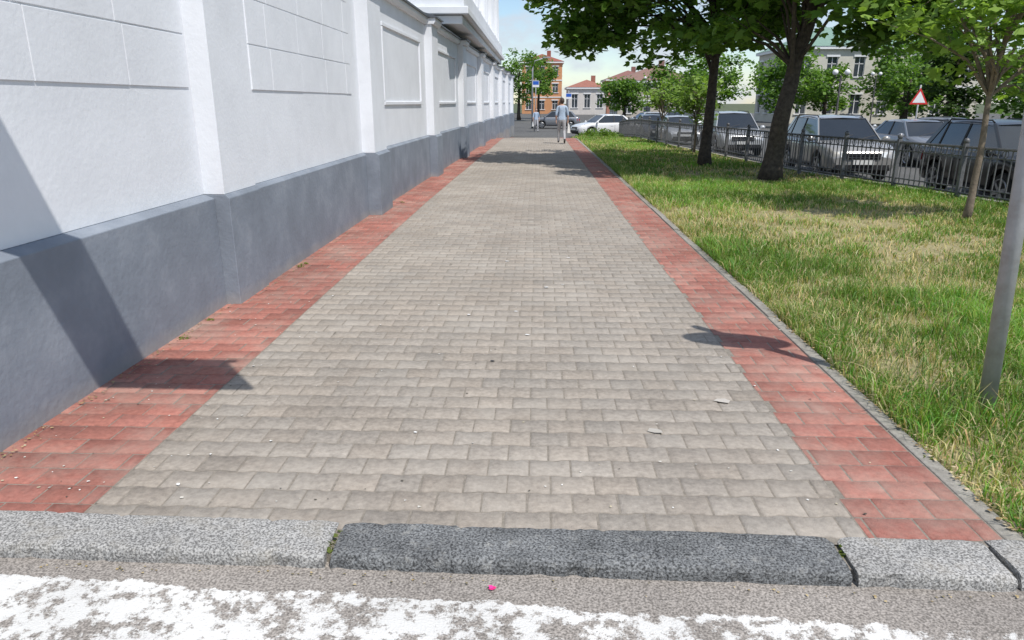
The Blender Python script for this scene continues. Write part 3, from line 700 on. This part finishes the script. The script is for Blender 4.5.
# ---------------- street furniture ----------------
def lamp(x,y,h,z=-.5):
    e=empty('street_lamp',(x,y,z)); b=B()
    b.tube([(0,0,0),(0,0,.5),(0,0,.55),(0,0,h)],[.1,.09,.05,.04],10,0)
    for s in(-1,1):
        b.tube([(0,0,h-.25),(s*.15,0,h-.2),(s*.28,0,h-.05),(s*.28,0,h+.03)],[.02]*4,6,0); b.sphere((s*.28,0,h+.14),.13,1,14,10)
        b.tube([(s*.28,0,h+.0),(s*.28,0,h+.04)],[.07,.05],8,0)
    b.build('post_and_globes',[M_blk,M_white],e)
lamp(14.2,36,3.3); lamp(25.5,58,4.0); lamp(10.2,70,4.1)
def sign(x,y,zc,kind,z=-.5,s=.4):
    e=empty('traffic_sign',(x,y,z)); b=B(); t=zc-z
    b.tube([(0,0,0),(0,0,t+.5)],[.03,.03],8,0)
    if kind=='tri':
        P=lambda q,yy:[(math.cos(a)*q,yy,t+math.sin(a)*q) for a in(math.pi/2,math.pi*7/6,math.pi*11/6)]
        b.poly(P(s,-.035),1); b.poly(P(s*.7,-.040),2); b.poly(P(s,-.031)[::-1],0)
    else:
        b.box(-s*.8,s*.8,-.045,-.031,t-s*.5,t+s,2); b.box(-s*.7,s*.7,-.05,-.0455,t+.02,t+s*.9,1)
    b.build('post_and_plate',[M_pole,M_redp if kind=='tri' else M_blue,M_white],e)
sign(14.45,29,1.72,'tri',s=.40); sign(-.1,60,2.9,'rect',s=.33); sign(2.6,62,2.0,'rect',s=.3)
e=empty('street_lamp',(-.4,66,-.6)); b=B(); b.tube([(0,0,0),(0,0,5),(.2,0,5.6),(1.1,0,5.9)],[.09,.06,.05,.04],8,0); b.box(.9,1.5,-.1,.1,5.85,5.95,0); b.build('mast_and_head',[M_pole],e)

# ---------------- pedestrian ----------------
M_shirt=mat('shirt',(.42,.52,.66),.85,.15,25,.3,60); M_trou=mat('trousers',(.40,.40,.42),.85,.2,25,.3,60); M_skin=mat('skin',(.52,.32,.24),.55,.08,20); M_hair=mat('hair',(.07,.05,.04),.7,.3,60); M_shoe=mat('shoe',(.05,.045,.04),.6,.2,20); M_bag=mat('bag_cloth',(.78,.77,.74),.8,.1,20)
def skinmesh(name,V,E,R,root,parent,assign,mats,sub=2):
    me=bpy.data.meshes.new(name+'_sk'); me.from_pydata(V,E,[]); o=bpy.data.objects.new(name+'_sk',me); link(o)
    sk=o.modifiers.new('s','SKIN'); 
    for i,d in enumerate(o.data.skin_vertices[0].data):
        rr=R[i]; d.radius=rr if isinstance(rr,tuple) else (rr,rr); d.use_root=(i==root)
    sk.use_smooth_shade=True
    su=o.modifiers.new('u','SUBSURF'); su.levels=sub; su.render_levels=sub
    dg=bpy.context.evaluated_depsgraph_get(); m2=bpy.data.meshes.new_from_object(o.evaluated_get(dg)); bpy.data.objects.remove(o)
    for m in mats: m2.materials.append(m)
    for p in m2.polygons: p.material_index=assign(p.center); p.use_smooth=True
    m2.name=name; q=bpy.data.objects.new(name,m2); return link(q,parent)
def pedestrian(loc,rz):
    e=empty('pedestrian',loc,rz)
    V=[(0,0,.95),(0,.01,1.12),(0,.0,1.32),(0,.0,1.45),(0,.01,1.53),
       (-.17,0,1.41),(-.23,-.03,1.14),(-.22,.06,.93),
       (.17,0,1.41),(.24,.03,1.14),(.25,.08,.92),
       (-.09,0,.90),(-.10,.17,.52),(-.10,.20,.10),(-.10,.34,.05),
       (.09,0,.90),(.10,.02,.50),(.10,-.26,.14),(.10,-.17,.035)]
    E=[(0,1),(1,2),(2,3),(3,4),(3,5),(5,6),(6,7),(3,8),(8,9),(9,10),(0,11),(11,12),(12,13),(13,14),(0,15),(15,16),(16,17),(17,18)]
    R=[(.155,.11),(.135,.10),(.165,.115),(.10,.08),.055,.062,.046,.034,.062,.046,.034,.095,.066,.045,.035,.095,.066,.045,.035]
    def asg(c):
        if c.z>1.47: return 2
        if c.z<.09 : return 3
        if abs(c.x)>.17 and c.z<1.1: return 2
        if c.z>.93: return 0
        if c.z<.20 and c.y<-.2: return 3
        return 1
    skinmesh('body',V,E,R,0,e,asg,[M_shirt,M_trou,M_skin,M_shoe])
    b=B(); b.sphere((0,.015,1.635),.1,0,16,12,(.80,.95,1.18)); b.sphere((0,-.008,1.655),.104,1,16,12,(.84,.96,1.12))
    b.sphere((0,.115,1.62),.02,0,8,6,(.7,1,1.2)); b.box(-.025,.025,.098,.108,1.575,1.583,2)
    for s in(-1,1): b.sphere((s*.083,.01,1.625),.022,0,8,6,(.4,.8,1.3)); b.sphere((s*.032,.096,1.645),.011,2,8,6)
    b.build('head',[M_skin,M_hair,M_blk],e)
    for s,(hx,hy,hz) in((-1,(-.22,.06,.93)),(1,(.25,.08,.92))):
        V=[(hx,hy,hz),(hx,hy+.012,hz-.08)]; E=[(0,1)]; R=[.024,(.03,.016)]
        for k in range(4):
            y0=hy-.02+k*.02; i=len(V); l=[.06,.07,.066,.052][k]
            V+=[(hx,y0,hz-.10),(hx-s*.008,y0+.004,hz-.10-l*.6),(hx-s*.022,y0+.006,hz-.10-l)]; E+=[(1,i),(i,i+1),(i+1,i+2)]; R+=[.010,.009,.007]
        i=len(V); V+=[(hx-s*.01,hy+.045,hz-.06),(hx-s*.015,hy+.06,hz-.10)]; E+=[(0,i),(i,i+1)]; R+=[.011,.008]
        skinmesh('hand',V,E,R,1,e,lambda c:0,[M_skin],1)
    b=B(); bx=.27
    b.hexa([(bx-.05,-.08,.42),(bx+.07,-.08,.42),(bx+.07,.24,.42),(bx-.05,.24,.42),(bx-.015,-.06,.74),(bx+.03,-.06,.74),(bx+.03,.22,.74),(bx-.015,.22,.74)])
    b.tube([(bx,0,.73),(bx-.01,.04,.80),(bx-.01,.09,.815),(bx-.01,.14,.80),(bx,.18,.73)],[.01]*5,6)
    b.build('shopping_bag',[M_bag],e,bevel=.015)
    return e
pedestrian((1.0,29.8,0.0),math.radians(4))
e2=pedestrian((-.05,58,-.62),math.radians(-170))

# ---------------- small litter ----------------
V=[];F=[];C=[]
r=random.Random(5)
def fleck(x,y,z,s,col):
    i=len(V); n=6; a0=r.random()*6
    for k in range(n):
        a=a0+k*2*math.pi/n; q=s*r.uniform(.5,1.1); V.append((x+math.cos(a)*q,y+math.sin(a)*q*.8,z+r.uniform(0,.003)))
        C.append((*col,1))
    F.append(tuple(range(i,i+n)))
for _ in range(520):
    y=2.6+r.random()**1.5*18; x=r.uniform(-2.45,1.8) if r.random()<.6 else r.uniform(-2.5,-1.4)
    fleck(x,y,.004+undul(x,y),r.uniform(.003,.010),r.choice([(.75,.74,.7),(.6,.57,.5),(.7,.68,.62),(.5,.44,.3),(.08,.07,.05)]))
for (x,y,s,c) in((.62,3.35,.045,(.44,.41,.36)),(1.05,3.75,.05,(.50,.46,.41)),(-.27,4.35,.018,(.04,.04,.04)),(-.05,4.9,.02,(.75,.74,.72)),(-.52,5.4,.02,(.75,.74,.72)),(-.15,5.5,.025,(.7,.69,.66)),(.1,6.3,.03,(.7,.69,.66)),(.25,6.4,.02,(.7,.69,.66)),(.35,7.6,.03,(.65,.63,.6)),(-.3,7.4,.03,(.65,.63,.6)),(-.6,3.3,.012,(.8,.8,.78)),(-1.55,2.75,.012,(.8,.8,.78))):
    fleck(x,y,.0055+undul(x,y),s,c)
for _ in range(900):
    y=2.5+r.random()**1.5*16; x=1.85+abs(r.gauss(0,.06)) ; fleck(x,y,.012,r.uniform(.005,.014),r.choice([(.35,.24,.1),(.45,.33,.16),(.25,.17,.08),(.55,.45,.28)]))
for _ in range(220):
    y=2.9+r.random()**1.4*10; x=(-2.52 if y<5.6 else -2.42)+abs(r.gauss(0,.04)); fleck(x,y,.009,r.uniform(.004,.011),r.choice([(.35,.24,.1),(.45,.36,.18),(.12,.16,.05)]))
for _ in range(90):
    x=r.uniform(-2.3,2.4); fleck(x,2.21-.022*x-abs(r.gauss(0,.025)),-.043,r.uniform(.003,.008),r.choice([(.35,.26,.12),(.45,.36,.2),(.2,.17,.1)]))
fleck(-.14,2.15,-.040,.015,(.75,.03,.2)); fleck(-.147,2.154,-.038,.011,(.8,.05,.3))
bl=bpy.data.materials.new('litter'); bl.use_nodes=True; a=N(bl.node_tree,'ShaderNodeAttribute',attribute_name='Col'); bl.node_tree.links.new(a.outputs['Color'],bl.node_tree.nodes['Principled BSDF'].inputs['Base Color'])
np_mesh('fallen_petals_and_litter',np.array(V),np.array(F),0,[bl],np.array(C))

# ---------------- light, sky, camera ----------------
el=math.radians(58); az=Vector((.61,-.79,0)).normalized()
sv=Vector((az.x*math.cos(el),az.y*math.cos(el),math.sin(el)))
sl=bpy.data.lights.new('sun','SUN'); sl.energy=4.4; sl.angle=math.radians(.53); sl.color=(1,.96,.905)
so=bpy.data.objects.new('sun',sl); so.rotation_euler=sv.to_track_quat('Z','Y').to_euler(); so.location=(10,-10,20); link(so)
w=bpy.data.worlds.new('World'); S.world=w; w.use_nodes=True; nt=w.node_tree; bg=nt.nodes['Background']; bg.inputs['Strength'].default_value=.145
sk=N(nt,'ShaderNodeTexSky'); sk.sky_type='NISHITA'; sk.sun_disc=False; sk.sun_elevation=el; sk.sun_rotation=math.atan2(az.x,az.y); sk.air_density=1.0; sk.dust_density=.3; sk.ozone_density=3.0
tc=N(nt,'ShaderNodeTexCoord'); nz=N(nt,'ShaderNodeTexNoise'); nz.inputs['Scale'].default_value=9.; nz.inputs['Detail'].default_value=6; nz.inputs['Roughness'].default_value=.55
mp=N(nt,'ShaderNodeMapping'); mp.inputs['Scale'].default_value=(1,1,2.0); nt.links.new(tc.outputs['Generated'],mp.inputs[0]); nt.links.new(mp.outputs[0],nz.inputs['Vector'])
mr=N(nt,'ShaderNodeMapRange'); mr.inputs['From Min'].default_value=.44; mr.inputs['From Max'].default_value=.60; mr.inputs['To Max'].default_value=.85; nt.links.new(nz.outputs['Fac'],mr.inputs['Value'])
mx=N(nt,'ShaderNodeMix',data_type='RGBA'); nt.links.new(mr.outputs['Result'],mx.inputs['Factor']); nt.links.new(sk.outputs[0],mx.inputs['A']); mx.inputs['B'].default_value=(4.6,5.0,5.6,1)
nt.links.new(mx.outputs['Result'],bg.inputs['Color'])
cd=bpy.data.cameras.new('camera'); cd.sensor_width=36; cd.lens=25.3; cd.clip_end=3000; cd.clip_start=.05
co=bpy.data.objects.new('camera',cd); co.location=(0,0,1.6); co.rotation_euler=(math.radians(90-16.84),0,math.radians(1.9)); link(co); S.camera=co
